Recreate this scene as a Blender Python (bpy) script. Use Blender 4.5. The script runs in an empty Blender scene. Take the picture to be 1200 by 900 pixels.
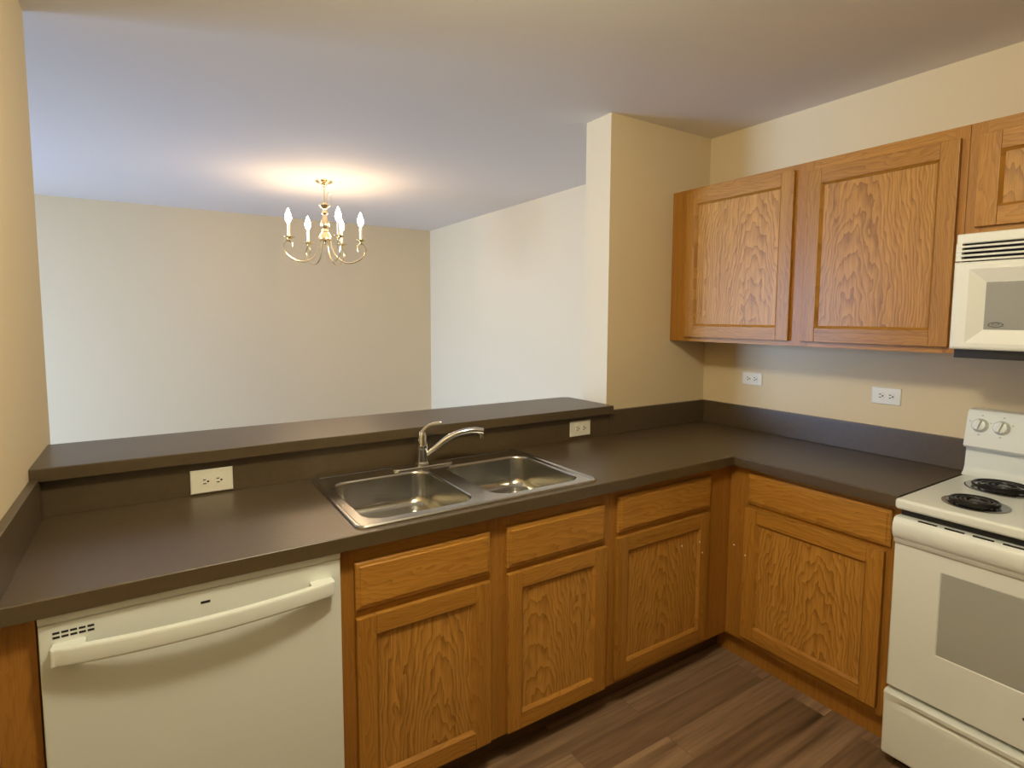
import bpy, bmesh, math, random
from mathutils import Vector, Matrix
random.seed(7)
S = bpy.context.scene
C = S.collection
PI = math.pi

# ------------------------------------------------------------------ camera, world, light, exposure
cam_d = bpy.data.cameras.new('camera'); cam = bpy.data.objects.new('camera', cam_d); C.objects.link(cam)
cam_d.sensor_fit = 'HORIZONTAL'; cam_d.sensor_width = 36.0
cam_d.lens = 36.0 * 659.10 / 1200.0
cam_d.shift_y = (426.09 - 450.0) / 1200.0
cam_d.clip_start = 0.02
YAW, PITCH, ROLL = 0.57206, -0.08297, 0.00401
fw = Vector((math.sin(YAW)*math.cos(PITCH), math.cos(YAW)*math.cos(PITCH), math.sin(PITCH)))
r0 = Vector((math.cos(YAW), -math.sin(YAW), 0)); u0 = r0.cross(fw)
rt = r0*math.cos(ROLL) + u0*math.sin(ROLL); up = -r0*math.sin(ROLL) + u0*math.cos(ROLL)
M = Matrix((rt, up, -fw)).transposed().to_4x4(); M.translation = Vector((-2.63325, -2.08154, 1.49844))
cam.matrix_world = M
S.camera = cam

S.view_settings.view_transform = 'Standard'; S.view_settings.look = 'None'
S.view_settings.gamma = 1.0; S.view_settings.use_curve_mapping = False
S.view_settings.exposure = 0.0

W = bpy.data.worlds.new('world'); S.world = W; W.use_nodes = True
W.node_tree.nodes['Background'].inputs[0].default_value = (0.75, 0.86, 1.0, 1)
W.node_tree.nodes['Background'].inputs[1].default_value = 0.6

def lamp(name, kind, loc, energy, col, **kw):
    d = bpy.data.lights.new(name, kind); d.energy = energy; d.color = col
    for k, val in kw.items():
        if k not in ('rot',): setattr(d, k, val)
    o = bpy.data.objects.new(name, d); C.objects.link(o); o.location = loc
    if 'rot' in kw: o.rotation_euler = kw['rot']
    return o
KITCHEN_W, WINDOW_W, BULB = 57.0, 285.0, 100.0
# the kitchen's own ceiling lamp, behind the photographer's head
lamp('kitchen_ceiling_light', 'POINT', (-2.14, -1.40, 2.33), KITCHEN_W, (1.0, 0.91, 0.65), shadow_soft_size=0.10)
# daylight entering the living room through its patio door, far left
lamp('patio_daylight', 'AREA', (-6.62, 2.45, 1.25), WINDOW_W, (0.40, 0.60, 1.0), shape='RECTANGLE', size=2.0, size_y=2.0, spread=2.2,
     rot=(0, -PI/2 + 0.38, 0))

# ------------------------------------------------------------------ helpers
WL = {}
def P_(o): return WL.get(o.name, Vector((0, 0, 0)))
def empty(name, loc, label=None, cat=None, group=None):
    o = bpy.data.objects.new(name, None); C.objects.link(o); o.location = loc; o.empty_display_size = 0.05
    WL[o.name] = Vector(loc); tag(o, label, cat, group); return o
def tag(o, label=None, cat=None, group=None, kind=None):
    if label: o['label'] = label
    if cat: o['category'] = cat
    if group: o['group'] = group
    if kind: o['kind'] = kind
    return o
def obj(name, bm, mats, parent=None, origin=None, smooth=35, label=None):
    """link a bmesh (world coordinates) as one mesh object with its own origin"""
    bmesh.ops.recalc_face_normals(bm, faces=bm.faces)
    if origin is None:
        lo = [min(v.co[i] for v in bm.verts) for i in range(3)]; hi = [max(v.co[i] for v in bm.verts) for i in range(3)]
        origin = Vector([(lo[i]+hi[i])/2 for i in range(3)])
    origin = Vector(origin)
    bmesh.ops.translate(bm, verts=bm.verts, vec=-origin)
    me = bpy.data.meshes.new(name); bm.to_mesh(me); bm.free()
    if not isinstance(mats, (list, tuple)): mats = [mats]
    for m in mats: me.materials.append(m)
    if smooth:
        me.shade_smooth(); me.set_sharp_from_angle(angle=math.radians(smooth))
    o = bpy.data.objects.new(name, me); C.objects.link(o)
    if smooth:
        wn = o.modifiers.new('weighted_normal', 'WEIGHTED_NORMAL'); wn.keep_sharp = True; wn.weight = 80
    if parent is not None:
        o.parent = parent; o.location = origin - P_(parent)
    else: o.location = origin
    WL[o.name] = origin
    if label: o['label'] = label
    return o
def struct(name, bm, m): return tag(obj(name, bm, m, smooth=0), kind='structure')
def merge(bm, t, mi=0):
    for f in t.faces: f.material_index = mi
    me = bpy.data.meshes.new('tmp'); t.to_mesh(me); t.free(); bm.from_mesh(me); bpy.data.meshes.remove(me)
def box(bm, x0, x1, y0, y1, z0, z1, bev=0.0, seg=2, mi=0):
    t = bmesh.new()
    v = [t.verts.new((x, y, z)) for x in sorted((x0, x1)) for y in sorted((y0, y1)) for z in sorted((z0, z1))]
    for a in ((0,1,3,2),(4,6,7,5),(0,4,5,1),(2,3,7,6),(0,2,6,4),(1,5,7,3)): t.faces.new([v[i] for i in a])
    if bev: bmesh.ops.bevel(t, geom=list(t.edges), offset=bev, segments=seg, profile=0.5, affect='EDGES')
    merge(bm, t, mi); return bm
def B(*a, **k): return box(bmesh.new(), *a, **k)
def skin_rings(bm, rings, closed=True, cap0=True, cap1=True, mi=0):
    R = [[bm.verts.new(p) for p in r] for r in rings]; n = len(R[0])
    for a, b in zip(R[:-1], R[1:]):
        for i in range(n if closed else n-1):
            j = (i+1) % n
            f = bm.faces.new((a[i], a[j], b[j], b[i])); f.material_index = mi
    if cap0: bm.faces.new(R[0]).material_index = mi
    if cap1: bm.faces.new(list(reversed(R[-1]))).material_index = mi
    return bm
def lathe(bm, prof, c, ax=Vector((0,0,1)), n=24, cap0=True, cap1=True, mi=0):
    ax = Vector(ax).normalized(); a = ax.orthogonal().normalized(); b = ax.cross(a); c = Vector(c)
    rings = [[c + ax*h + (a*math.cos(2*PI*i/n) + b*math.sin(2*PI*i/n))*max(r, 1e-4) for i in range(n)] for r, h in prof]
    return skin_rings(bm, rings, True, cap0, cap1, mi)
def tube(bm, pts, rad, n=10, mi=0, sq=None):
    pts = [Vector(p) for p in pts]; rings = []
    prev = None
    for i, p in enumerate(pts):
        t = (pts[min(i+1, len(pts)-1)] - pts[max(i-1, 0)]).normalized()
        if prev is None: a = t.orthogonal().normalized()
        else: a = (prev - t*prev.dot(t)).normalized()
        prev = a; b = t.cross(a)
        r = rad[i] if isinstance(rad, (list, tuple)) else rad
        rings.append([p + (a*math.cos(2*PI*k/n) + b*math.sin(2*PI*k/n))*r for k in range(n)])
    return skin_rings(bm, rings, mi=mi)
def catmull(pts, n=8):
    pts = [Vector(p) for p in pts]; out = []
    for i in range(len(pts)-1):
        p0, p1, p2, p3 = pts[max(i-1,0)], pts[i], pts[i+1], pts[min(i+2, len(pts)-1)]
        for k in range(n):
            t = k/n
            out.append(0.5*((2*p1) + (p2-p0)*t + (2*p0-5*p1+4*p2-p3)*t*t + (3*p1-p0-3*p2+p3)*t**3))
    out.append(pts[-1]); return out
def rrect(x0, x1, y0, y1, r, z, n=6):
    out = []
    for cx, cy, a0 in ((x1-r, y1-r, 0), (x0+r, y1-r, 90), (x0+r, y0+r, 180), (x1-r, y0+r, 270)):
        for k in range(n+1):
            a = math.radians(a0 + 90*k/n); out.append(Vector((cx + r*math.cos(a), cy + r*math.sin(a), z)))
    return out
def dup(root, vec):
    vec = Vector(vec)
    def rec(o, par):
        c = o.copy(); C.objects.link(c); WL[c.name] = P_(o) + vec
        if par is None: c.location = o.location + vec
        else: c.parent = par
        for ch in [x for x in bpy.data.objects if x.parent == o]: rec(ch, c)
        return c
    return rec(root, None)

# ------------------------------------------------------------------ materials
def mat(name, col, rough=0.5, metal=0.0, spec=0.5, var=0.0, vscale=40, bump=0.0, bscale=300, emit=None, estr=0, coat=0.0):
    m = bpy.data.materials.new(name); m.use_nodes = True; nt = m.node_tree; N = nt.nodes; L = nt.links
    b = N['Principled BSDF']; b.inputs['Base Color'].default_value = (*col, 1)
    b.inputs['Roughness'].default_value = rough; b.inputs['Metallic'].default_value = metal
    b.inputs['Specular IOR Level'].default_value = spec; b.inputs['Coat Weight'].default_value = coat
    tc = N.new('ShaderNodeTexCoord')
    if var:
        n = N.new('ShaderNodeTexNoise'); n.inputs['Scale'].default_value = vscale; n.inputs['Detail'].default_value = 3
        L.new(tc.outputs['Object'], n.inputs['Vector'])
        r = N.new('ShaderNodeValToRGB')
        r.color_ramp.elements[0].position = 0.3; r.color_ramp.elements[1].position = 0.7
        r.color_ramp.elements[0].color = (*[c*(1-var) for c in col], 1); r.color_ramp.elements[1].color = (*[min(1, c*(1+var)) for c in col], 1)
        L.new(n.outputs['Fac'], r.inputs['Fac']); L.new(r.outputs['Color'], b.inputs['Base Color'])
    if bump:
        n2 = N.new('ShaderNodeTexNoise'); n2.inputs['Scale'].default_value = bscale; n2.inputs['Detail'].default_value = 2
        L.new(tc.outputs['Object'], n2.inputs['Vector'])
        bp = N.new('ShaderNodeBump'); bp.inputs['Strength'].default_value = bump; bp.inputs['Distance'].default_value = 0.002
        L.new(n2.outputs['Fac'], bp.inputs['Height']); L.new(bp.outputs['Normal'], b.inputs['Normal'])
    if emit:
        b.inputs['Emission Color'].default_value = (*emit, 1); b.inputs['Emission Strength'].default_value = estr
    return m
def oak(name, vertical=True, light=(0.56,0.31,0.115), dark=(0.34,0.16,0.05), rings=0.012, contrast=1.0, tilt=0.13, off=0.55, rough=0.38):
    m = bpy.data.materials.new(name); m.use_nodes = True; nt = m.node_tree; N = nt.nodes; L = nt.links
    b = N['Principled BSDF']; b.inputs['Roughness'].default_value = rough; b.inputs['Specular IOR Level'].default_value = 0.32; b.inputs['Coat Weight'].default_value = 0.05
    b.inputs['Coat Roughness'].default_value = 0.22
    def math_(op, a, c=None):
        n = N.new('ShaderNodeMath'); n.operation = op
        for i, x in enumerate((a, c)):
            if x is None: continue
            if hasattr(x, 'links'): L.new(x, n.inputs[i])
            else: n.inputs[i].default_value = x
        return n.outputs[0]
    tc = N.new('ShaderNodeTexCoord'); sx = N.new('ShaderNodeSeparateXYZ'); L.new(tc.outputs['Object'], sx.inputs[0])
    oi = N.new('ShaderNodeObjectInfo')
    h = math_('ADD', sx.outputs[0], sx.outputs[1]); z = sx.outputs[2]
    u, w = (h, z) if vertical else (z, h)
    rnd = oi.outputs['Random']
    cv = N.new('ShaderNodeCombineXYZ'); L.new(math_('MULTIPLY', u, 9.0), cv.inputs[0]); L.new(math_('MULTIPLY', w, 2.6), cv.inputs[1])
    L.new(math_('MULTIPLY', rnd, 37.0), cv.inputs[2])
    nz = N.new('ShaderNodeTexNoise'); nz.inputs['Scale'].default_value = 1.0; nz.inputs['Detail'].default_value = 3; nz.inputs['Roughness'].default_value = 0.55
    L.new(cv.outputs[0], nz.inputs['Vector'])
    wob = math_('MULTIPLY', math_('SUBTRACT', nz.outputs['Fac'], 0.5), 0.14)
    # growth rings cut by the face of the board: long nested arches
    uu = math_('ADD', math_('ADD', u, wob), math_('MULTIPLY', math_('SUBTRACT', rnd, 0.5), 0.24))
    cw = N.new('ShaderNodeCombineXYZ'); L.new(math_('MULTIPLY', u, 30.0), cw.inputs[0]); L.new(math_('MULTIPLY', w, 9.0), cw.inputs[1]); L.new(math_('MULTIPLY', rnd, 71.0), cw.inputs[2])
    nw = N.new('ShaderNodeTexNoise'); nw.inputs['Scale'].default_value = 1.0; nw.inputs['Detail'].default_value = 2; L.new(cw.outputs[0], nw.inputs['Vector'])
    wv = math_('ADD', w, math_('MULTIPLY', math_('SUBTRACT', nw.outputs['Fac'], 0.5), 0.20))
    ww = math_('MULTIPLY', math_('ADD', wv, math_('ADD', off, math_('MULTIPLY', rnd, 0.25))), tilt)
    rr = math_('SQRT', math_('ADD', math_('MULTIPLY', uu, uu), math_('MULTIPLY', ww, ww)))
    ring = math_('FRACT', math_('DIVIDE', rr, rings))
    tri = math_('POWER', ring, 2.2)
    # pores: fine streaks along the grain
    cp = N.new('ShaderNodeCombineXYZ'); L.new(math_('MULTIPLY', u, 420.0), cp.inputs[0]); L.new(math_('MULTIPLY', w, 14.0), cp.inputs[1]); L.new(math_('MULTIPLY', rnd, 91.0), cp.inputs[2])
    np_ = N.new('ShaderNodeTexNoise'); np_.inputs['Scale'].default_value = 1.0; np_.inputs['Detail'].default_value = 2; L.new(cp.outputs[0], np_.inputs['Vector'])
    cs = N.new('ShaderNodeCombineXYZ'); L.new(math_('MULTIPLY', u, 60.0), cs.inputs[0]); L.new(math_('MULTIPLY', w, 2.0), cs.inputs[1]); L.new(math_('MULTIPLY', rnd, 53.0), cs.inputs[2])
    ns = N.new('ShaderNodeTexNoise'); ns.inputs['Scale'].default_value = 1.0; ns.inputs['Detail'].default_value = 3; L.new(cs.outputs[0], ns.inputs['Vector'])
    f = math_('ADD', math_('MULTIPLY', tri, 0.42*contrast), math_('MULTIPLY', math_('SUBTRACT', np_.outputs['Fac'], 0.42), 0.9))
    f = math_('ADD', f, math_('MULTIPLY', math_('SUBTRACT', ns.outputs['Fac'], 0.5), 0.9))
    f = math_('ADD', f, 0.10)
    rp = N.new('ShaderNodeValToRGB'); e = rp.color_ramp.elements
    e[0].position = 0.0; e[0].color = (*light, 1); e[1].position = 0.95; e[1].color = (*dark, 1)
    L.new(f, rp.inputs['Fac'])
    hs = N.new('ShaderNodeHueSaturation'); L.new(rp.outputs['Color'], hs.inputs['Color'])
    L.new(math_('ADD', 0.93, math_('MULTIPLY', rnd, 0.14)), hs.inputs['Value'])
    L.new(hs.outputs['Color'], b.inputs['Base Color'])
    bp = N.new('ShaderNodeBump'); bp.inputs['Strength'].default_value = 0.12; bp.inputs['Distance'].default_value = 0.001
    L.new(np_.outputs['Fac'], bp.inputs['Height']); L.new(bp.outputs['Normal'], b.inputs['Normal'])
    return m
def vinyl():
    m = bpy.data.materials.new('vinyl_plank_floor'); m.use_nodes = True; nt = m.node_tree; N = nt.nodes; L = nt.links
    b = N['Principled BSDF']; b.inputs['Roughness'].default_value = 0.42
    tc = N.new('ShaderNodeTexCoord')
    br = N.new('ShaderNodeTexBrick'); br.offset = 0.37; br.inputs['Scale'].default_value = 1.0
    br.inputs['Brick Width'].default_value = 0.92; br.inputs['Row Height'].default_value = 0.125
    br.inputs['Mortar Size'].default_value = 0.0012; br.inputs['Mortar Smooth'].default_value = 0.2
    br.inputs['Color1'].default_value = (0, 0, 0, 1); br.inputs['Color2'].default_value = (1, 1, 1, 1); br.inputs['Mortar'].default_value = (0.0, 0.0, 0.0, 1)
    mp0 = N.new('ShaderNodeMapping'); mp0.inputs['Location'].default_value = (0.21, 0.035, 0); L.new(tc.outputs['Object'], mp0.inputs[0]); L.new(mp0.outputs[0], br.inputs['Vector'])
    mp = N.new('ShaderNodeMapping'); mp.inputs['Scale'].default_value = (1.6, 34.0, 1.0); L.new(tc.outputs['Object'], mp.inputs[0])
    ad = N.new('ShaderNodeVectorMath'); ad.operation = 'MULTIPLY_ADD'; ad.inputs[1].default_value = (7.0, 23.0, 3.0)
    L.new(br.outputs['Color'], ad.inputs[0]); L.new(mp.outputs[0], ad.inputs[2])
    n = N.new('ShaderNodeTexNoise'); n.inputs['Scale'].default_value = 1.0; n.inputs['Detail'].default_value = 5; n.inputs['Roughness'].default_value = 0.62; L.new(ad.outputs[0], n.inputs['Vector'])
    r1 = N.new('ShaderNodeValToRGB'); e = r1.color_ramp.elements
    e[0].position = 0.28; e[0].color = (0.125, 0.073, 0.041, 1); e[1].position = 0.75; e[1].color = (0.42, 0.285, 0.175, 1)
    L.new(n.outputs['Fac'], r1.inputs['Fac'])
    r2 = N.new('ShaderNodeValToRGB'); e = r2.color_ramp.elements
    e[0].position = 0.0; e[0].color = (0.55, 0.50, 0.46, 1); e[1].position = 1.0; e[1].color = (1.15, 1.12, 1.1, 1)
    L.new(br.outputs['Color'], r2.inputs['Fac'])
    mx = N.new('ShaderNodeMix'); mx.data_type = 'RGBA'; mx.blend_type = 'MULTIPLY'; mx.inputs[0].default_value = 1.0
    L.new(r1.outputs['Color'], mx.inputs[6]); L.new(r2.outputs['Color'], mx.inputs[7])
    L.new(mx.outputs[2], b.inputs['Base Color'])
    return m
OAK_L, OAK_D = (0.45, 0.212, 0.036), (0.235, 0.090, 0.009)
M_V = oak('oak_vertical', True, OAK_L, OAK_D)
M_H = oak('oak_horizontal', False, OAK_L, OAK_D, off=0.25)
M_PANEL = oak('oak_panel', True, (0.53,0.262,0.052), (0.225,0.088,0.010), rings=0.013, contrast=1.35, tilt=0.16, off=0.42)
M_FRAME = oak('oak_face_frame', True, (0.41,0.182,0.030), (0.23,0.086,0.009), contrast=0.5)
M_LAM = mat('brown_laminate', (0.080, 0.054, 0.026), 0.36, spec=0.8, var=0.10, vscale=60, bump=0.03, bscale=500)
M_WALL = mat('cream_wall_paint', (0.70, 0.575, 0.37), 0.75, spec=0.3, bump=0.03, bscale=180)
M_CEIL = mat('ceiling_paint', (0.82, 0.79, 0.76), 0.85, spec=0.2, bump=0.05, bscale=160)
M_FLOOR = vinyl()
M_WHITE = mat('white_enamel', (0.80, 0.83, 0.80), 0.28, spec=0.5)
M_BISQUE = mat('bisque_plastic', (0.76, 0.79, 0.75), 0.34, spec=0.45)
M_MW = mat('white_appliance_plastic', (0.84, 0.84, 0.76), 0.36)
M_GLASS = mat('grey_oven_glass', (0.38, 0.39, 0.36), 0.10, spec=0.6)
M_MWGLASS = mat('grey_mesh_window', (0.32, 0.32, 0.30), 0.16, spec=0.6)
M_BLACK = mat('black_metal', (0.014, 0.013, 0.012), 0.35, spec=0.5)
M_COIL = mat('coil_metal', (0.022, 0.020, 0.019), 0.38, metal=0.4)
M_DARK = mat('dark_gap', (0.012, 0.011, 0.010), 0.7)
M_STEEL = mat('brushed_steel', (0.50, 0.485, 0.44), 0.22, metal=1.0, bump=0.02, bscale=700)
M_CHROME = mat('chrome', (0.72, 0.72, 0.71), 0.06, metal=1.0)
M_PLATE = mat('outlet_plastic', (0.80, 0.77, 0.66), 0.4)
M_BRASS = mat('polished_brass', (0.88, 0.74, 0.46), 0.18, metal=1.0)
M_CANDLE = mat('candle_sleeve', (0.92, 0.87, 0.76), 0.5)
M_BULB = mat('lit_bulb', (1, 0.9, 0.7), 0.3, emit=(1.0, 0.70, 0.42), estr=BULB)
M_GREYLOGO = mat('grey_emblem', (0.10, 0.10, 0.10), 0.3)
M_TRIM = mat('white_trim', (0.8, 0.79, 0.76), 0.4)
M_SPECK = mat('pale_paint_speck', (0.85, 0.83, 0.78), 0.5)
M_BLACKCHROME = mat('worn_drip_pan', (0.30, 0.29, 0.27), 0.20, metal=1.0)
M_TOE_SHADED = mat('shaded_toe_kick_board', (0.10, 0.055, 0.025), 0.5)  # left run's kick boards: shade under the cabinets is put into the colour

# ------------------------------------------------------------------ the setting
H = 2.474; XL = -2.935; XP = -0.733; TW = 0.181; YB = 3.93; XD = 0.113; LWEND = 0.37
fl = B(-6.6, 0.3, -6.25, 4.1, -0.10, 0.0)
o = obj('floor', fl, M_FLOOR, origin=(0, 0, 0), smooth=0); tag(o, kind='structure')
struct('ceiling', B(-6.6, 0.3, -6.25, 4.1, H, H+0.12), M_CEIL)
struct('wall_right', B(0.0, 0.13, -6.1, TW, 0, H), M_WALL)
struct('wall_pier', B(XP, 0.0, 0.0, TW, 0, H), M_WALL)
struct('wall_half', B(XL, XP, 0.0, TW, 0, 1.024), M_WALL)
struct('wall_left', B(XL-0.12, XL, -6.1, LWEND, 0, H), M_WALL)
struct('wall_back', B(XL-0.12, 0.13, -6.22, -6.1, 0, H), M_WALL)
struct('wall_dining_right', B(XD, XD+0.13, TW, YB, 0, H), M_WALL)
struct('wall_dining_far', B(-6.5, XD+0.13, YB, YB+0.12, 0, H), M_WALL)
struct('wall_living_near', B(-6.5, XL-0.12, -0.9, -0.78, 0, H), M_WALL)
bm = bmesh.new()
box(bm, -6.5, -6.38, -0.78, 1.45, 0, H); box(bm, -6.5, -6.38, 3.45, YB, 0, H); box(bm, -6.5, -6.38, 1.45, 3.45, 2.3, H)
struct('wall_living_left', bm, M_WALL)
bm = bmesh.new()
for y0, y1 in ((1.45, 1.51), (2.42, 2.48), (3.39, 3.45)): box(bm, -6.49, -6.39, y0, y1, 0, 2.3, 0.004)
box(bm, -6.485, -6.395, 1.51, 3.39, 2.24, 2.3); box(bm, -6.485, -6.395, 1.51, 3.39, 0, 0.07)
struct('door_1', bm, M_TRIM)

# ------------------------------------------------------------------ cabinets
class Face:
    """maps (u to the right, w up, d outwards) onto a cabinet front"""
    def __init__(s, kind, pos): s.k, s.p = kind, pos
    def box(s, bm, u0, u1, w0, w1, d0, d1, **k):
        if s.k == 'L': return box(bm, u0, u1, s.p-d1, s.p-d0, w0, w1, **k)
        return box(bm, s.p-d1, s.p-d0, -u1, -u0, w0, w1, **k)
    def pt(s, u, w, d): return Vector((u, s.p-d, w)) if s.k == 'L' else Vector((s.p-d, -u, w))
def door(face, u0, u1, w0, w1, parent, sw=0.056, top_wide=None):
    """frame-and-panel door: two stiles, two rails, a sloped inner bead and a recessed panel"""
    T = 0.019; bm = bmesh.new(); tw = top_wide or sw
    face.box(bm, u0, u0+sw, w0, w1, 0.001, T, bev=0.003, mi=0); face.box(bm, u1-sw, u1, w0, w1, 0.001, T, bev=0.003, mi=0)
    face.box(bm, u0+sw, u1-sw, w0, w0+sw, 0.001, T-0.0006, bev=0.002, mi=1); face.box(bm, u0+sw, u1-sw, w1-tw, w1, 0.001, T-0.0006, bev=0.002, mi=1)
    a, c, e = 0.0, 0.009, 0.008
    i0, i1, j0, j1 = u0+sw, u1-sw, w0+sw, w1-tw
    out = [face.pt(i0,j0,T-0.001), face.pt(i1,j0,T-0.001), face.pt(i1,j1,T-0.001), face.pt(i0,j1,T-0.001)]
    inn = [face.pt(i0+c,j0+c,e), face.pt(i1-c,j0+c,e), face.pt(i1-c,j1-c,e), face.pt(i0+c,j1-c,e)]
    bk = [face.pt(i0,j0,e-0.003), face.pt(i1,j0,e-0.003), face.pt(i1,j1,e-0.003), face.pt(i0,j1,e-0.003)]
    for k in range(4):
        l = (k+1) % 4; t = bmesh.new()
        v = [t.verts.new(p) for p in (out[k], out[l], inn[l], inn[k], bk[k], bk[l])]
        for q in ((0,1,2,3), (3,2,5,4), (0,4,5,1)): t.faces.new([v[x] for x in q])
        t.faces.new((v[0], v[3], v[4])); t.faces.new((v[1], v[5], v[2]))
        merge(bm, t, 1 if k % 2 == 0 else 0)
    d = obj('door', bm, [M_V, M_H], parent)
    obj('door_panel', face.box(bmesh.new(), i0+0.002, i1-0.002, j0+0.002, j1-0.002, 0.002, e-0.0015), M_PANEL, d)
    return d
def drawer_front(face, u0, u1, w0, w1, parent, name='drawer_front'):
    bm = bmesh.new(); t = bmesh.new()
    rings = []
    for ins, d in ((0.0, 0.001), (0.0, 0.011), (0.004, 0.0145), (0.011, 0.0155), (0.014, 0.019)):
        rings.append([face.pt(u0+ins, w0+ins, d), face.pt(u1-ins, w0+ins, d), face.pt(u1-ins, w1-ins, d), face.pt(u0+ins, w1-ins, d)])
    skin_rings(bm, rings)
    return obj(name, bm, M_H, parent, smooth=20)
def carcass(face, u0, u1, w0, w1, depth, parent):
    obj('carcass', face.box(bmesh.new(), u0, u1, w0, w1, -depth, -0.0195), M_FRAME, parent)
def face_frame(face, stiles, rails, w0, w1, parent):
    bm = bmesh.new()
    for a, c in stiles: face.box(bm, a, c, w0, w1, -0.019, 0.0, bev=0.0008, seg=1, mi=0)
    for a, c, e, g in rails: face.box(bm, a, c, e, g, -0.019, -0.0002, mi=1)
    obj('face_frame', bm, [M_FRAME, M_H], parent)

FL = Face('L', -0.583); FR = Face('R', -0.535); FU = Face('R', -0.290)
ZT = 0.8725; ZK = 0.108
# narrow oak panel against the left wall, left of the dishwasher
t = empty('filler_panel', (-2.896, -0.40, 0), 'narrow vertical oak panel between left wall and white dishwasher', 'cabinet panel')
obj('panel', B(-2.932, -2.862, -0.583, -0.563, 0.10, ZT, 0.001), M_FRAME, t)
obj('panel_base', B(-2.932, -2.862, -0.51, -0.495, 0.0, 0.099), M_TOE_SHADED, t)

t = empty('base_cabinet', (-1.732, -0.30, 0), 'oak sink base cabinet with two doors under the double sink, right of dishwasher', 'cabinet', 'oak base cabinets under the worktop')
carcass(FL, -2.224, -1.240, ZK, 0.70, 0.545, t)
face_frame(FL, [(-2.224, -2.178), (-1.765, -1.680), (-1.284, -1.240)],
           [(-2.178, -1.765, ZK, 0.132), (-1.680, -1.284, ZK, 0.132), (-2.178, -1.765, 0.655, 0.700), (-1.680, -1.284, 0.655, 0.700), (-2.178, -1.765, 0.812, ZT), (-1.680, -1.284, 0.812, ZT)], ZK, ZT, t)
drawer_front(FL, -2.186, -1.755, 0.686, 0.822, t); drawer_front(FL, -1.692, -1.272, 0.686, 0.822, t)
door(FL, -2.186, -1.755, 0.118, 0.662, t); door(FL, -1.690, -1.262, 0.118, 0.666, t)
obj('toe_kick', B(-2.224, -1.240, -0.510, -0.495, 0, ZK-0.001), M_TOE_SHADED, t)

t = empty('base_cabinet', (-0.87, -0.30, 0), 'oak corner base cabinet with one door flecked with tiny white paint specks', 'cabinet', 'oak base cabinets under the worktop')
carcass(FL, -1.239, -0.012, ZK, 0.80, 0.545, t)
face_frame(FL, [(-1.239, -1.196), (-0.694, -0.536)], [(-1.196, -0.694, ZK, 0.140), (-1.196, -0.694, 0.672, 0.716), (-1.196, -0.694, 0.83, ZT)], ZK, ZT, t)
drawer_front(FL, -1.206, -0.680, 0.704, 0.840, t)
d = door(FL, -1.212, -0.690, 0.134, 0.684, t)
for u, w in ((-0.846, 0.571), (-0.750, 0.571), (-0.733, 0.522)):
    bm = bmesh.new(); lathe(bm, [(0.0045, 0), (0.004, 0.0008), (0.001, 0.001)], FL.pt(u, w, 0.0065 if u < -0.755 else 0.0185), (0, -1, 0), 8)
    obj('paint_speck', bm, M_SPECK, d)
obj('toe_kick', B(-1.239, -0.491, -0.510, -0.495, 0, ZK-0.001), M_TOE_SHADED, t)
obj('toe_kick', B(-0.490, -0.475, -0.6055, -0.495, 0, ZK-0.001), M_FRAME, t)
obj('corner_post', B(-0.5349, -0.516, -0.6055, -0.5835, ZK, ZT), M_FRAME, t)

t = empty('base_cabinet', (-0.27, -0.92, 0), 'oak base cabinet with one wide door beside the white stove', 'cabinet', 'oak base cabinets under the worktop')
obj('carcass', B(-0.515, -0.012, -1.244, -0.606, ZK, 0.80), M_FRAME, t)
face_frame(FR, [(0.606, 0.684), (1.200, 1.244)], [(0.684, 1.200, ZK, 0.142), (0.684, 1.200, 0.69, 0.736), (0.684, 1.200, 0.842, ZT)], ZK, ZT, t)
drawer_front(FR, 0.676, 1.221, 0.722, 0.852, t)
d = door(FR, 0.668, 1.205, 0.136, 0.702, t)
for u, w in ((0.612, 0.515), (0.680, 0.497)):
    bm = bmesh.new(); lathe(bm, [(0.004, 0), (0.0035, 0.0008), (0.001, 0.001)], FR.pt(u, w, 0.0002 if u < 0.65 else 0.0185), (-1, 0, 0), 8)
    obj('paint_speck', bm, M_SPECK, t if u < 0.65 else d)
obj('toe_kick', B(-0.490, -0.475, -1.244, -0.606, 0, ZK-0.001), M_FRAME, t)

# wall cabinets
t = empty('wall_cabinet', (-0.14, -0.64, 1.377), 'long oak wall cabinet with two doors above the right worktop', 'cabinet', 'oak wall cabinets')
obj('carcass', B(-0.2705, -0.002, -1.279, -0.002, 1.377, 2.147), M_FRAME, t)
face_frame(FU, [(0.003, 0.125), (0.655, 0.752), (1.238, 1.279)], [(0.125, 0.655, 1.377, 1.420), (0.752, 1.238, 1.377, 1.420), (0.125, 0.655, 2.10, 2.147), (0.752, 1.238, 2.10, 2.147)], 1.377, 2.147, t)
door(FU, 0.108, 0.675, 1.399, 2.124, t, sw=0.058); door(FU, 0.732, 1.258, 1.399, 2.106, t, sw=0.058)
t = empty('wall_cabinet', (-0.14, -1.66, 1.79), 'short oak wall cabinet above the white microwave', 'cabinet', 'oak wall cabinets')
obj('carcass', B(-0.2705, -0.002, -2.045, -1.280, 1.780, 2.147), M_FRAME, t)
face_frame(FU, [(1.280, 1.324), (1.64, 1.69), (2.00, 2.045)], [(1.324, 1.64, 1.780, 1.82), (1.69, 2.00, 1.780, 1.82), (1.324, 1.64, 2.09, 2.147), (1.69, 2.00, 2.09, 2.147)], 1.780, 2.147, t)
door(FU, 1.309, 1.652, 1.803, 2.104, t, sw=0.06); door(FU, 1.678, 2.021, 1.803, 2.104, t, sw=0.06)

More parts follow.
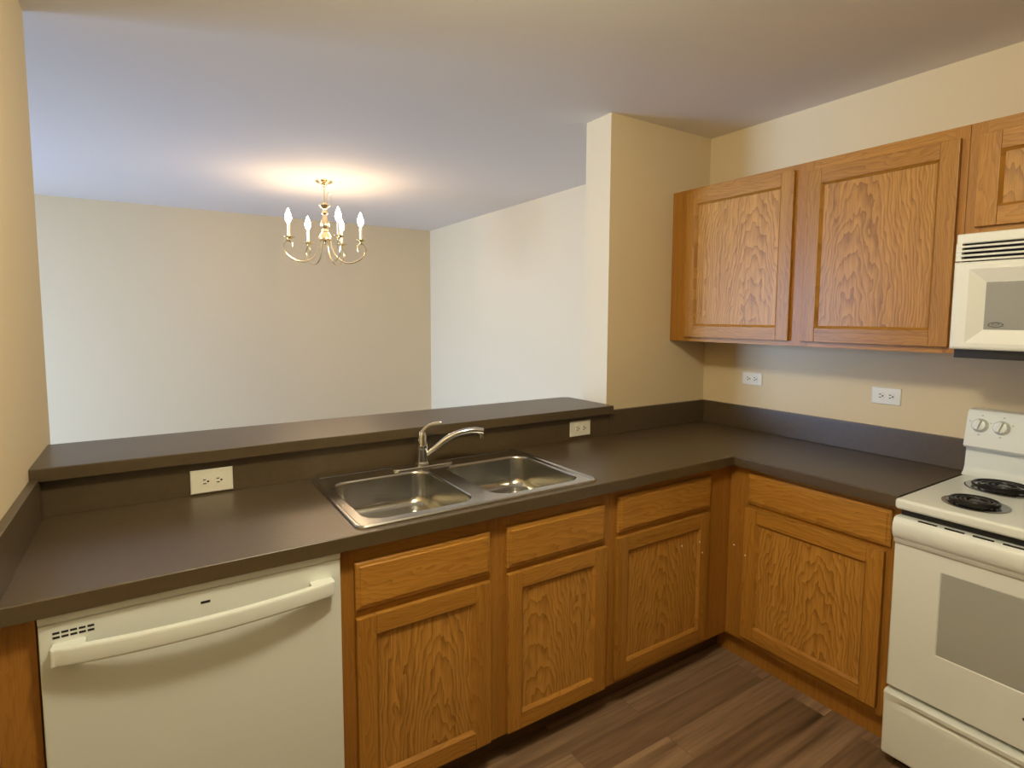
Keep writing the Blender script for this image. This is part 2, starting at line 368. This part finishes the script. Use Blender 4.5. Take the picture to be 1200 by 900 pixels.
# ------------------------------------------------------------------ worktop, bar ledge, sink
SX0, SX1, SY0, SY1 = -2.178, -1.300, -0.598, -0.040      # sink outline
def poly_with_hole(z0, z1, outer, hole):
    bm = bmesh.new(); rings = []
    for z in (z1, z0):
        vo = [bm.verts.new((x, y, z)) for x, y in outer]; vh = [bm.verts.new((x, y, z)) for x, y in hole]
        eo = [bm.edges.new((vo[i], vo[(i+1) % len(vo)])) for i in range(len(vo))]
        eh = [bm.edges.new((vh[i], vh[(i+1) % len(vh)])) for i in range(len(vh))]
        bmesh.ops.triangle_fill(bm, use_beauty=True, edges=eo+eh)
        rings.append((vo, vh))
    for k in (0, 1):
        a, c = rings[0][k], rings[1][k]
        for i in range(len(a)):
            j = (i+1) % len(a); bm.faces.new((a[i], a[j], c[j], c[i]))
    return bm
t = empty('countertop', (-1.5, -0.3, 0.874), 'dark brown laminate L-shaped worktop around the sink and corner', 'worktop')
outer = [(-2.9345, -0.624), (-0.573, -0.624), (-0.573, -1.2475), (-0.001, -1.2475), (-0.001, -0.001), (-2.9345, -0.001)]
hole = [(SX0+0.02, SY0+0.025), (SX1-0.02, SY0+0.025), (SX1-0.02, SY1-0.02), (SX0+0.02, SY1-0.02)]
bm = poly_with_hole(0.874, 0.914, outer, hole)
es = [e for e in bm.edges if all(abs(v.co.z-0.914) < 1e-5 and (abs(v.co.y+0.624) < 1e-4 or abs(v.co.x+0.573) < 1e-4) for v in e.verts) and len([f for f in e.link_faces if abs(f.normal.z) < .5]) == 1]
bm.normal_update()
es = [e for e in bm.edges if all(abs(v.co.z-0.914) < 1e-5 for v in e.verts) and
      ((all(abs(v.co.y+0.624) < 1e-4 for v in e.verts)) or (all(abs(v.co.x+0.573) < 1e-4 for v in e.verts)))]
bmesh.ops.bevel(bm, geom=es, offset=0.004, segments=3, profile=0.5, affect='EDGES')
obj('worktop_slab', bm, M_LAM, t)
bm = bmesh.new(); box(bm, XP+0.001, -0.001, -0.021, -0.001, 0.9145, 1.036, 0.002); obj('backsplash', bm, M_LAM, t)
bm = bmesh.new(); box(bm, -0.021, -0.001, -1.2475, -0.0215, 0.9145, 1.036, 0.002); obj('backsplash', bm, M_LAM, t)
bm = bmesh.new(); box(bm, -2.9345, -2.913, -0.612, -0.056, 0.9145, 1.036, 0.002); box(bm, -2.9345, -2.913, -0.056, -0.0215, 0.9145, 1.020); obj('backsplash', bm, M_LAM, t)
obj('backsplash', B(-2.9345, XP-0.001, -0.0205, -0.001, 0.9145, 1.0205), M_LAM, t)

bm = bmesh.new()
rings = []
pts = rrect(-2.9345, XP-0.0015, -0.056, 0.315, 0.004, 0)
# only the far right corner of the ledge is eased
pl = [(-2.9345, -0.056), (XP-0.0015, -0.056), (XP-0.0015, 0.255), (XP-0.006, 0.285), (XP-0.020, 0.305), (XP-0.045, 0.315), (-2.9345, 0.315)]
for ins, z in ((0.003, 1.0265), (0.0, 1.029), (0.0, 1.062), (0.0015, 1.0652), (0.004, 1.0665)):
    rings.append([Vector((min(max(x, -2.9345), XP-0.0015-(ins if y > TW else 0)), y + (ins if y < 0 else -ins if y > 0.3 else 0), z)) for x, y in pl])
skin_rings(bm, rings)
o = obj('bar_ledge', bm, M_LAM); tag(o, 'raised dark brown laminate bar ledge on the half wall behind the sink', 'ledge')

# double bowl sink
t = empty('kitchen_sink', (-1.74, -0.32, 0.914), 'stainless steel double bowl sink set into the brown worktop', 'sink')
def bowl_rings(x0, x1, y0, y1, zt, zb):
    R = []
    for ins, z, r in ((0, zt, 0.065), (0.003, zt-0.002, 0.063), (0.006, zt-0.008, 0.06), (0.012, zb+0.035, 0.058), (0.018, zb+0.014, 0.056), (0.034, zb+0.002, 0.05), (0.055, zb, 0.045)):
        R.append(rrect(x0+ins, x1-ins, y0+ins, y1-ins, r, z, 8))
    return R
ZS = 0.9185; bm = bmesh.new()
b1 = bowl_rings(-2.138, -1.772, -0.553, -0.138, ZS, 0.795); b2 = bowl_rings(-1.706, -1.338, -0.553, -0.138, ZS, 0.795)
prof = [(0.0, 0.9143), (0.0005, 0.918), (0.004, 0.9215), (0.010, 0.9222), (0.013, 0.9205), (0.0155, ZS)]
rim = [rrect(SX0+i, SX1-i, SY0+i, SY1-i, 0.030-i*0.5, z, 6) for i, z in prof]
skin_rings(bm, rim, cap0=False, cap1=False)
def loop_edges(bm, pts):
    v = [bm.verts.new(p) for p in pts]; return [bm.edges.new((v[i], v[(i+1) % len(v)])) for i in range(len(v))]
e = loop_edges(bm, rim[-1]) + loop_edges(bm, b1[0]) + loop_edges(bm, b2[0])
bmesh.ops.triangle_fill(bm, use_beauty=True, edges=e)
bmesh.ops.remove_doubles(bm, verts=bm.verts, dist=1e-5)
obj('deck', bm, M_STEEL, t)
DR = ((-1.90, -0.33), (-1.475, -0.27))
for R, (dx, dy) in zip((b1, b2), DR):
    bm = bmesh.new(); skin_rings(bm, R, cap0=False, cap1=True)
    bl = obj('bowl', bm, M_STEEL, t, smooth=60)
    bm = bmesh.new(); lathe(bm, [(0.050, 0.0), (0.050, 0.002), (0.044, 0.003), (0.040, 0.0012)], (dx, dy, 0.7952), n=24)
    dr = obj('drain', bm, M_BLACKCHROME, bl)
    bm = bmesh.new(); lathe(bm, [(0.039, 0), (0.039, 0.0018), (0.030, 0.005), (0.012, 0.006), (0.010, 0.016), (0.006, 0.018)], (dx, dy, 0.7965), n=20)
    obj('drain_basket', bm, M_BLACK, bl)

# faucet
FX, FY = -1.764, -0.092
t = empty('kitchen_faucet', (FX, FY, 0.919), 'chrome single lever kitchen faucet standing behind the double sink', 'faucet')
bm = bmesh.new()
for k in range(1):
    skin_rings(bm, [rrect(FX-0.128+i, FX+0.128-i, FY-0.028+i, FY+0.028-i, 0.0275-i, z, 6) for i, z in ((0, 0.9187), (0, 0.922), (0.003, 0.9255), (0.009, 0.927))])
obj('deck_plate', bm, M_CHROME, t)
bm = bmesh.new(); lathe(bm, [(0.027, 0.9272), (0.027, 0.934), (0.0215, 0.940), (0.020, 0.985), (0.0225, 0.990), (0.0225, 1.010), (0.0195, 1.016), (0.0185, 1.038), (0.013, 1.052), (0.004, 1.056)], (FX, FY, 0), n=24)
obj('faucet_body', bm, M_CHROME, t)
bm = bmesh.new(); tube(bm, catmull([(FX, FY, 1.050), (FX+0.010, FY-0.004, 1.066), (FX+0.032, FY-0.016, 1.083), (FX+0.068, FY-0.036, 1.090)], 6), [0.010]*3+[0.007]*7+[0.0058]*4+[0.0065]*3+[0.0065, 0.005], 10)
obj('lever_handle', bm, M_CHROME, t)
bm = bmesh.new()
sp = catmull([(FX+0.012, FY-0.006, 0.965), (FX+0.045, FY-0.019, 0.990), (FX+0.085, FY-0.034, 1.022), (FX+0.130, FY-0.052, 1.044), (FX+0.180, FY-0.071, 1.053), (FX+0.222, FY-0.086, 1.048)], 6)
tube(bm, sp, [0.0095 + 0.003*min(1, i/12) for i in range(len(sp))], 12)
obj('spout', bm, M_CHROME, t)
bm = bmesh.new(); lathe(bm, [(0.0095, 1.022), (0.0115, 1.024), (0.0115, 1.042), (0.009, 1.044)], (FX+0.214, FY-0.083, 0), n=16)
obj('aerator', bm, M_CHROME, t)

# ------------------------------------------------------------------ outlets
def outlet(face, uc, wc, width, height, label, dark):
    c = face.pt(uc, wc, 0)
    t = empty('outlet', c, label, 'outlet', 'wall outlets')
    bm = bmesh.new(); w, h = width/2, height/2
    skin_rings(bm, [[face.pt(uc-w+i, wc-h+i, d), face.pt(uc+w-i, wc-h+i, d), face.pt(uc+w-i, wc+h-i, d), face.pt(uc-w+i, wc+h-i, d)] for i, d in ((0, 0.0004), (0, 0.003), (0.003, 0.006))])
    obj('cover_plate', bm, M_PLATE, t, smooth=20)
    ax = (0, -1, 0) if face.k == 'L' else (-1, 0, 0)
    for s in (-1, 1):
        bm = bmesh.new(); rc = uc + s*0.0195
        pts = []
        for k in range(20):
            a = 2*PI*k/20; pts.append((rc + max(-0.0130, min(0.0130, 0.0165*math.cos(a))), wc + 0.0165*math.sin(a)))
        skin_rings(bm, [[face.pt(a, b_, d) for a, b_ in pts] for d in (0.0058, 0.0085)])
        rcp = obj('receptacle', bm, M_PLATE, t)
        bm = bmesh.new()
        face.box(bm, rc-0.0065, rc+0.0020, wc+0.0046, wc+0.0080, 0.0080, 0.0088); face.box(bm, rc-0.0065, rc+0.0030, wc-0.0080, wc-0.0046, 0.0080, 0.0088)
        lathe(bm, [(0.0034, 0), (0.0034, 0.0008)], face.pt(rc+0.0078, wc, 0.0080), ax, 10)
        obj('slots', bm, M_DARK, rcp)
    bm = bmesh.new(); lathe(bm, [(0.003, 0), (0.003, 0.0008), (0.001, 0.0012)], face.pt(uc, wc, 0.0060), ax, 10)
    obj('screw', bm, M_PLATE, t)
    return t
G1 = Face('L', -0.0205); G2 = Face('R', 0.0)
outlet(G1, -2.481, 0.958, 0.124, 0.078, 'white outlet on brown backsplash under bar ledge, left of sink', 0)
outlet(G1, -0.918, 0.968, 0.124, 0.074, 'white outlet on brown backsplash under bar ledge, right of sink', 0)
outlet(G2, 0.308, 1.182, 0.114, 0.066, 'white outlet on cream right wall nearest the corner', 0)
outlet(G2, 0.945, 1.168, 0.114, 0.072, 'white outlet on cream right wall nearest the stove', 0)

# ------------------------------------------------------------------ dishwasher
t = empty('dishwasher', (-2.541, -0.3, 0), 'white built-in dishwasher with bowed handle under the left worktop', 'dishwasher')
DX0, DX1, DYF = -2.856, -2.228, -0.606
obj('tub', B(DX0+0.004, DX1-0.004, -0.565, -0.03, 0.10, 0.866), M_DARK, t)
d = obj('door', B(DX0, DX1, DYF, -0.566, 0.115, 0.849, 0.004, 3), M_BISQUE, t)
obj('top_strip', B(DX0, DX1, DYF-0.001, -0.566, 0.8505, 0.868, 0.003, 3), M_BISQUE, t)
obj('toe_panel', B(DX0+0.01, DX1-0.01, -0.53, -0.515, 0.005, 0.113), M_DARK, t)
bm = bmesh.new()
n = 24; rings = []
hx0, hx1 = -2.834, -2.252
for k in range(n+1):
    q = k/n; x = hx0 + (hx1-hx0)*q; tt = 2*q-1
    front = DYF - 0.034 - 0.030*(1 - tt*tt); back = front + 0.017
    zt, zb = 0.807, 0.768
    if k in (0, n): front += 0.004
    rings.append([Vector((x, front+0.003, zt)), Vector((x, back, zt)), Vector((x, back, zb)), Vector((x, front+0.004, zb)), Vector((x, front, zb+0.006)), Vector((x, front, zt-0.005))])
skin_rings(bm, rings)
box(bm, hx0, hx0+0.058, DYF-0.0325, DYF+0.001, 0.7695, 0.8065, 0.003); box(bm, hx1-0.058, hx1, DYF-0.0325, DYF+0.001, 0.7695, 0.8065, 0.003)
obj('handle', bm, M_BISQUE, d)
bm = bmesh.new()
for r in range(2):
    for k in range(5): box(bm, -2.832+k*0.0148, -2.832+k*0.0148+0.0118, DYF-0.0008, DYF+0.002, 0.826-r*0.0095, 0.8305-r*0.0095)
obj('vent_slots', bm, M_DARK, d)
obj('badge', B(-2.558, -2.538, DYF-0.0012, DYF+0.002, 0.817, 0.8225), M_DARK, d)

# ------------------------------------------------------------------ electric range
Y0, Y1 = -1.2555, -2.0155; YC = (Y0+Y1)/2
t = empty('electric_range', (-0.33, YC, 0), 'white electric coil stove at the right end of the worktop', 'stove')
obj('body', B(-0.545, -0.004, Y1+0.003, Y0-0.003, 0.03, 0.872), M_WHITE, t)
bm = bmesh.new(); box(bm, -0.622, -0.012, Y1, Y0, 0.884, 0.918, 0.010, 4)
cook = obj('cooktop', bm, M_WHITE, t)
obj('gap_shade_strip', B(-0.596, -0.5452, Y1+0.012, Y0-0.012, 0.862, 0.884), M_BLACK, t)  # solid black strip painting the shade of the gap below the cooktop
# back guard: a low riser, then the control box that leans over it
bm = bmesh.new()
def side_prism(bm, prof, ya, yb, ins=0.004):
    rings = []
    for y, k in ((ya, ins), (ya - math.copysign(ins, ya-yb), 0), (yb + math.copysign(ins, ya-yb), 0), (yb, ins)):
        cx = sum(p[0] for p in prof)/len(prof); cz = sum(p[1] for p in prof)/len(prof)
        rings.append([Vector((x + (cx-x)*k*4, y, z + (cz-z)*k*4)) for x, z in prof])
    return skin_rings(bm, rings)
side_prism(bm, [(-0.012, 0.9185), (-0.100, 0.9185), (-0.082, 0.930), (-0.072, 0.950), (-0.066, 1.022), (-0.012, 1.022)], Y0, Y1)
obj('backguard_riser', bm, M_WHITE, t)
bm = bmesh.new()
side_prism(bm, [(-0.012, 1.0225), (-0.092, 1.0225), (-0.099, 1.030), (-0.072, 1.152), (-0.062, 1.162), (-0.012, 1.164)], Y0, Y1)
cp = obj('control_panel', bm, M_WHITE, t)
nrm = Vector((-0.1218, 0, 0.027)).normalized(); nrm = Vector((-math.cos(math.atan2(0.027, 0.122)), 0, math.sin(math.atan2(0.027, 0.122))))
def on_panel(y, z):
    f = (z-1.030)/(1.152-1.030); return Vector((-0.099 + f*0.027, y, z))
upv = Vector((0.027, 0, 0.122)).normalized()
def knob(y):
    c = on_panel(y, 1.108) - nrm*(-0.0005)
    bm = bmesh.new(); lathe(bm, [(0.0255, 0.0), (0.0250, 0.004), (0.0215, 0.009), (0.0195, 0.016), (0.012, 0.018)], c, nrm, 24)
    k = obj('knob', bm, M_WHITE, t)
    # grip bar across the knob
    side = Vector((0, 1, 0)); bm = bmesh.new(); rings = []
    for h, wv, lv in ((0.012, 0.0065, 0.021), (0.024, 0.0050, 0.0195), (0.027, 0.0030, 0.017)):
        tl = 0.25; ux = (upv*math.cos(tl) - side*math.sin(tl)); sx = (side*math.cos(tl) + upv*math.sin(tl))
        rings.append([c + nrm*h + ux*a + sx*b_ for a, b_ in ((-lv, -wv), (lv, -wv), (lv, wv), (-lv, wv))])
    skin_rings(bm, rings); obj('grip', bm, M_WHITE, k)
    for dy, dz, l in ((-0.004, 0.036, 0.003), (0.0, -0.034, 0.0035), (0.031, 0.012, 0.002), (-0.031, 0.012, 0.002)):
        bm = bmesh.new(); p = on_panel(y+dy, 1.108+dz) + nrm*0.0003
        v = [bm.verts.new(p + side*a + upv*b_ + nrm*h) for h in (0, 0.0003) for a, b_ in ((-l, -0.001), (l, -0.001), (l, 0.001), (-l, 0.001))]
        for q in ((0,1,2,3), (4,5,6,7), (0,1,5,4), (1,2,6,5), (2,3,7,6), (3,0,4,7)): bm.faces.new([v[i] for i in q])
        obj('dial_mark', bm, M_GREYLOGO, cp, smooth=0)
for y in (-1.297, -1.359, -1.912, -1.974): knob(y)
bm = bmesh.new(); p0, p1 = on_panel(-1.56, 1.07), on_panel(-1.56, 1.14)
v = []
for y in (-1.56, -1.71):
    for z in (1.075, 1.138):
        for h in (0.0002, 0.002): v.append(bm.verts.new(on_panel(y, z) + nrm*h))
for q in ((0,1,3,2), (4,6,7,5), (0,4,5,1), (2,3,7,6), (0,2,6,4), (1,5,7,3)): bm.faces.new([v[i] for i in q])
obj('clock_display', bm, M_BLACK, cp)
def burner(x, y, R):
    bm = bmesh.new(); lathe(bm, [(R+0.012, 0.9185), (R+0.012, 0.9205), (R+0.006, 0.922), (R-0.002, 0.9205), (R-0.008, 0.9192), (0.02, 0.9190)], (x, y, 0), n=40)
    bu = obj('drip_pan', bm, M_BLACKCHROME, t)
    bm = bmesh.new(); turns = 3.6; pts = []; n = int(turns*28)
    for k in range(n+1):
        q = k/n; r = 0.024 + (R-0.006-0.024)*q; a = 2*PI*turns*q
        pts.append((x + r*math.cos(a), y + r*math.sin(a), 0.9285))
    tube(bm, pts, 0.0046, 6); obj('burner_coil', bm, M_COIL, bu)
    bm = bmesh.new(); lathe(bm, [(0.017, 0.924), (0.017, 0.930), (0.014, 0.9315)], (x, y, 0), n=16); obj('burner_cap', bm, M_COILCAP, bu)
M_COILCAP = mat('burner_cap_metal', (0.09, 0.085, 0.08), 0.35, metal=0.8)
burner(-0.478, -1.422, 0.074); burner(-0.205, -1.412, 0.094); burner(-0.478, -1.845, 0.094); burner(-0.212, -1.845, 0.074)
# oven door with rolled handle along its top
XF = -0.640
bm = bmesh.new()
rec = [(-Y0 + 0.002, -Y1 - 0.002)]
FO = Face('R', -0.576)
a0, a1 = -Y0+0.002, -Y1-0.002; w0, w1 = 0.281, 0.790
i0, i1, j0, j1 = 1.392, 1.879, 0.452, 0.716
rings = [[FO.pt(a0+i, w0+i, d), FO.pt(a1-i, w0+i, d), FO.pt(a1-i, w1-i, d), FO.pt(a0+i, w1-i, d)] for i, d in ((0.0, 0.0), (0.0, 0.030), (0.004, 0.036), (0.012, 0.038))]
rings += [[FO.pt(i0-e, j0-e, d), FO.pt(i1+e, j0-e, d), FO.pt(i1+e, j1+e, d), FO.pt(i0-e, j1+e, d)] for e, d in ((0.003, 0.038), (0.0, 0.0355))]
skin_rings(bm, rings)
od = obj('oven_door', bm, M_WHITE, t)
obj('oven_window', FO.box(bmesh.new(), i0+0.0005, i1-0.0005, j0+0.0005, j1-0.0005, 0.0358, 0.0372), M_GLASS, od)
bm = bmesh.new()
prof = [(-0.578, 0.860), (-0.618, 0.862), (-0.631, 0.857), (-0.639, 0.842), (-0.640, 0.822), (-0.636, 0.803), (-0.628, 0.793), (-0.624, 0.789), (-0.622, 0.776), (-0.614, 0.770), (-0.578, 0.790)]
side_prism(bm, prof, Y0-0.005, Y1+0.005, 0.006)
hd = obj('door_handle', bm, M_WHITE, od, smooth=45)
bm = bmesh.new()
for k in range(9):
    ya = -1.325 - k*0.070; box(bm, -0.624, -0.616, ya-0.050, ya, 0.8600, 0.8628)
obj('vent_slots', bm, M_DARK, hd)
bm = bmesh.new(); rings = []
for rr_, d in ((1.0, 0.0380), (1.0, 0.0395), (0.75, 0.040)):
    rings.append([FO.pt(1.628 + 0.024*rr_*math.cos(2*PI*k/20), 0.378 + 0.0085*rr_*math.sin(2*PI*k/20), d) for k in range(20)])
skin_rings(bm, rings); obj('badge', bm, mat('grey_badge', (0.22, 0.22, 0.21), 0.25, metal=0.7), od)
# storage drawer with a scooped grip
bm = bmesh.new()
b0, b1_ = 0.045, 0.268; rings = []
prof = [(-0.5760, b0), (-0.6140, b0), (-0.6220, b0+0.010), (-0.6240, 0.215), (-0.6200, 0.230), (-0.6100, 0.237), (-0.6110, 0.243), (-0.6260, 0.250), (-0.6270, 0.262), (-0.6180, b1_), (-0.5760, b1_)]
flat = [(-0.5760, b0), (-0.6140, b0), (-0.6220, b0+0.010), (-0.6240, 0.215), (-0.6245, 0.230), (-0.6250, 0.237), (-0.6255, 0.243), (-0.6260, 0.250), (-0.6270, 0.262), (-0.6180, b1_), (-0.5760, b1_)]
ys = [Y0-0.003, Y0-0.006] + [Y0-0.03-0.7*k/16 for k in range(17)] + [Y1+0.006, Y1+0.003]
for y in ys:
    q = max(0, min(1, (abs(y-Y0)-0.035)/0.08)) * max(0, min(1, (abs(y-Y1)-0.035)/0.08)); q = q*q*(3-2*q)
    e = 0.004 if y in (ys[0], ys[-1]) else 0
    rings.append([Vector((a[0]+(b_[0]-a[0])*q + (e if a[0] < -0.604 else 0), y, a[1] + (b_[1]-a[1])*q)) for a, b_ in zip(flat, prof)])
skin_rings(bm, rings); obj('storage_drawer', bm, M_WHITE, t, smooth=40)
obj('kick_base', B(-0.56, -0.02, Y1+0.02, Y0-0.02, 0.0, 0.0295), M_DARK, t)

# ------------------------------------------------------------------ over-the-range microwave
t = empty('microwave_oven', (-0.19, -1.665, 1.375), 'white microwave mounted under the short cabinet above the stove', 'microwave')
MY0, MY1 = -1.287, -2.043; FM = Face('R', -0.345)
obj('body', B(-0.3445, -0.003, MY1+0.002, MY0-0.002, 1.397, 1.776), M_MW, t)
obj('underside', B(-0.352, -0.006, MY1+0.01, MY0-0.008, 1.368, 1.3965), M_BLACK, t)
# vent grille with four slats over a backing painted dark as the shade between them
bm = bmesh.new()
FM.box(bm, 1.287, 2.043, 1.744, 1.776, 0.0005, 0.022, bev=0.004, seg=3)
for a, c in ((1.287, 1.304), (1.515, 1.531), (1.76, 1.776), (2.026, 2.043)): FM.box(bm, a, c, 1.686, 1.745, 0.0005, 0.0245, bev=0.002)
for k in range(4):
    z = 1.7345 - k*0.0145
    rr_ = [[FM.pt(u, z+0.0035, 0.018), FM.pt(u, z+0.002, 0.024), FM.pt(u, z-0.0035, 0.0265), FM.pt(u, z-0.0045, 0.022)] for u in (1.290, 2.040)]
    skin_rings(bm, rr_)
g = obj('vent_grille', bm, M_MW, t)
obj('vent_shade_backing', FM.box(bmesh.new(), 1.300, 2.030, 1.684, 1.744, 0.0003, 0.006), M_DARK, g)
bm = bmesh.new()
a0, a1, w0, w1 = 1.2872, 1.855, 1.3975, 1.683
i0, i1, j0, j1 = 1.372, 1.785, 1.463, 1.617
rings = []
for (l, r_, b_, tp), d in (((a0, a1, w0, w1), 0.0005), ((a0, a1, w0, w1), 0.026), ((a0+0.004, a1-0.004, w0+0.004, w1-0.004), 0.031), ((a0+0.010, a1-0.010, w0+0.010, w1-0.010), 0.033),
                          ((i0-0.042, i1+0.042, j0-0.044, j1+0.042), 0.0335), ((i0, i1, j0, j1), 0.016)):
    rings.append([FM.pt(l, b_, d), FM.pt(r_, b_, d), FM.pt(r_, tp, d), FM.pt(l, tp, d)])
skin_rings(bm, rings); md = obj('door', bm, M_MW, t, smooth=12)
mw = obj('door_window', FM.box(bmesh.new(), i0+0.001, i1-0.001, j0+0.001, j1-0.001, 0.0162, 0.018), M_MWGLASS, md)
# oval emblem: ring with a small crest inside
bm = bmesh.new()
def oval(bm, uc, wc, ra, rb, th, d):
    pts = [FM.pt(uc + ra*math.cos(2*PI*k/28), wc + rb*math.sin(2*PI*k/28), d) for k in range(29)]
    n = 28; R = []
    for k in range(n):
        c_, s_ = math.cos(2*PI*k/n), math.sin(2*PI*k/n)
        R.append([FM.pt(uc+ra*c_, wc+rb*s_, d), FM.pt(uc+ra*c_, wc+rb*s_, d+0.0006), FM.pt(uc+(ra-th)*c_, wc+(rb-th*0.8)*s_, d+0.0006), FM.pt(uc+(ra-th)*c_, wc+(rb-th*0.8)*s_, d)])
    R.append(R[0]); skin_rings(bm, R, cap0=False, cap1=False)
oval(bm, 1.404, 1.479, 0.0205, 0.0088, 0.0034, 0.0181); oval(bm, 1.404, 1.4815, 0.0105, 0.0042, 0.0022, 0.0181)
bmesh.ops.remove_doubles(bm, verts=bm.verts, dist=1e-6)
obj('emblem', bm, M_GREYLOGO, mw)
cpn = obj('control_panel', FM.box(bmesh.new(), 1.857, 2.0428, 1.3975, 1.683, 0.0005, 0.032, bev=0.004, seg=3), M_MW, t)
obj('display', FM.box(bmesh.new(), 1.885, 2.015, 1.62, 1.655, 0.0322, 0.0335), M_BLACK, cpn)
bm = bmesh.new(); tube(bm, catmull([FM.pt(1.835, 1.425, 0.031), FM.pt(1.835, 1.435, 0.058), FM.pt(1.835, 1.54, 0.064), FM.pt(1.835, 1.645, 0.058), FM.pt(1.835, 1.655, 0.031)], 6), 0.009, 10)
obj('door_handle', bm, M_MW, md)

# ------------------------------------------------------------------ chandelier
CX, CY = -1.526, 2.163
t = empty('chandelier', (CX, CY, H), 'polished brass five-arm candle chandelier with lit bulbs hanging from the dining ceiling', 'chandelier')
bm = bmesh.new(); lathe(bm, [(0.060, H-0.0005), (0.061, H-0.006), (0.056, H-0.012), (0.036, H-0.016), (0.022, H-0.024), (0.014, H-0.034), (0.010, H-0.044)], (CX, CY, 0), n=32)
obj('canopy', bm, M_BRASS, t)
bm = bmesh.new(); lathe(bm, [(0.0055, H-0.040), (0.0055, 2.318)], (CX, CY, 0), n=12); obj('stem', bm, M_BRASS, t)
bm = bmesh.new(); tube(bm, [(CX+0.030+0.016*math.cos(a), CY-0.01, 2.345+0.050*math.sin(a)) for a in [2*PI*k/20 for k in range(21)]], 0.0022, 6)
obj('hanging_loop', bm, M_BRASS, t)
bm = bmesh.new(); lathe(bm, [(0.006, 2.322), (0.012, 2.316), (0.014, 2.308), (0.036, 2.304), (0.040, 2.299), (0.028, 2.288), (0.016, 2.276), (0.013, 2.262), (0.021, 2.250), (0.023, 2.243), (0.013, 2.232), (0.015, 2.222), (0.022, 2.196),
    (0.030, 2.166), (0.031, 2.152), (0.022, 2.140), (0.014, 2.132), (0.022, 2.124), (0.024, 2.116), (0.020, 2.110), (0.032, 2.094), (0.044, 2.072), (0.050, 2.062), (0.050, 2.052), (0.030, 2.046), (0.010, 2.036), (0.008, 2.022), (0.003, 2.016)], (CX, CY, 0), n=28)
obj('column', bm, M_BRASS, t, smooth=50)
R = 0.255
for a in (196, 119, 290, 62, 346):
    th = math.radians(a - 14.5); dx, dy = math.cos(th), math.sin(th)
    Q = lambda r, z: Vector((CX+dx*r, CY+dy*r, z))
    arm_pts = catmull([Q(0.036, 2.052), Q(0.044, 2.000), Q(0.075, 1.935), Q(0.130, 1.893), Q(0.185, 1.888), Q(0.240, 1.908), Q(0.280, 1.945), Q(0.292, 1.985), Q(0.278, 2.018), Q(0.255, 2.028), Q(0.234, 2.014), Q(0.229, 1.988), Q(0.236, 1.968)], 6)
    bm = bmesh.new(); tube(bm, arm_pts, [0.0058]*(len(arm_pts)-18) + [0.0055 - 0.0025*k/17 for k in range(18)], 8)
    arm = obj('arm', bm, M_BRASS, t)
    bm = bmesh.new(); c = Q(R, 0)
    lathe(bm, [(0.004, 2.026), (0.010, 2.032), (0.008, 2.038), (0.022, 2.043), (0.042, 2.051), (0.043, 2.054), (0.036, 2.054), (0.014, 2.051), (0.0145, 2.066), (0.010, 2.067)], c, n=24)
    obj('drip_cup', bm, M_BRASS, arm)
    bm = bmesh.new(); lathe(bm, [(0.0105, 2.0672), (0.0105, 2.148), (0.008, 2.150)], c, n=16); obj('candle_sleeve', bm, M_CANDLE, arm)
    bm = bmesh.new(); lathe(bm, [(0.006, 2.1502), (0.010, 2.156), (0.0185, 2.170), (0.0220, 2.187), (0.0190, 2.207), (0.0120, 2.228), (0.005, 2.246), (0.001, 2.254)], c, n=16)
    obj('bulb', bm, M_BULB, arm)
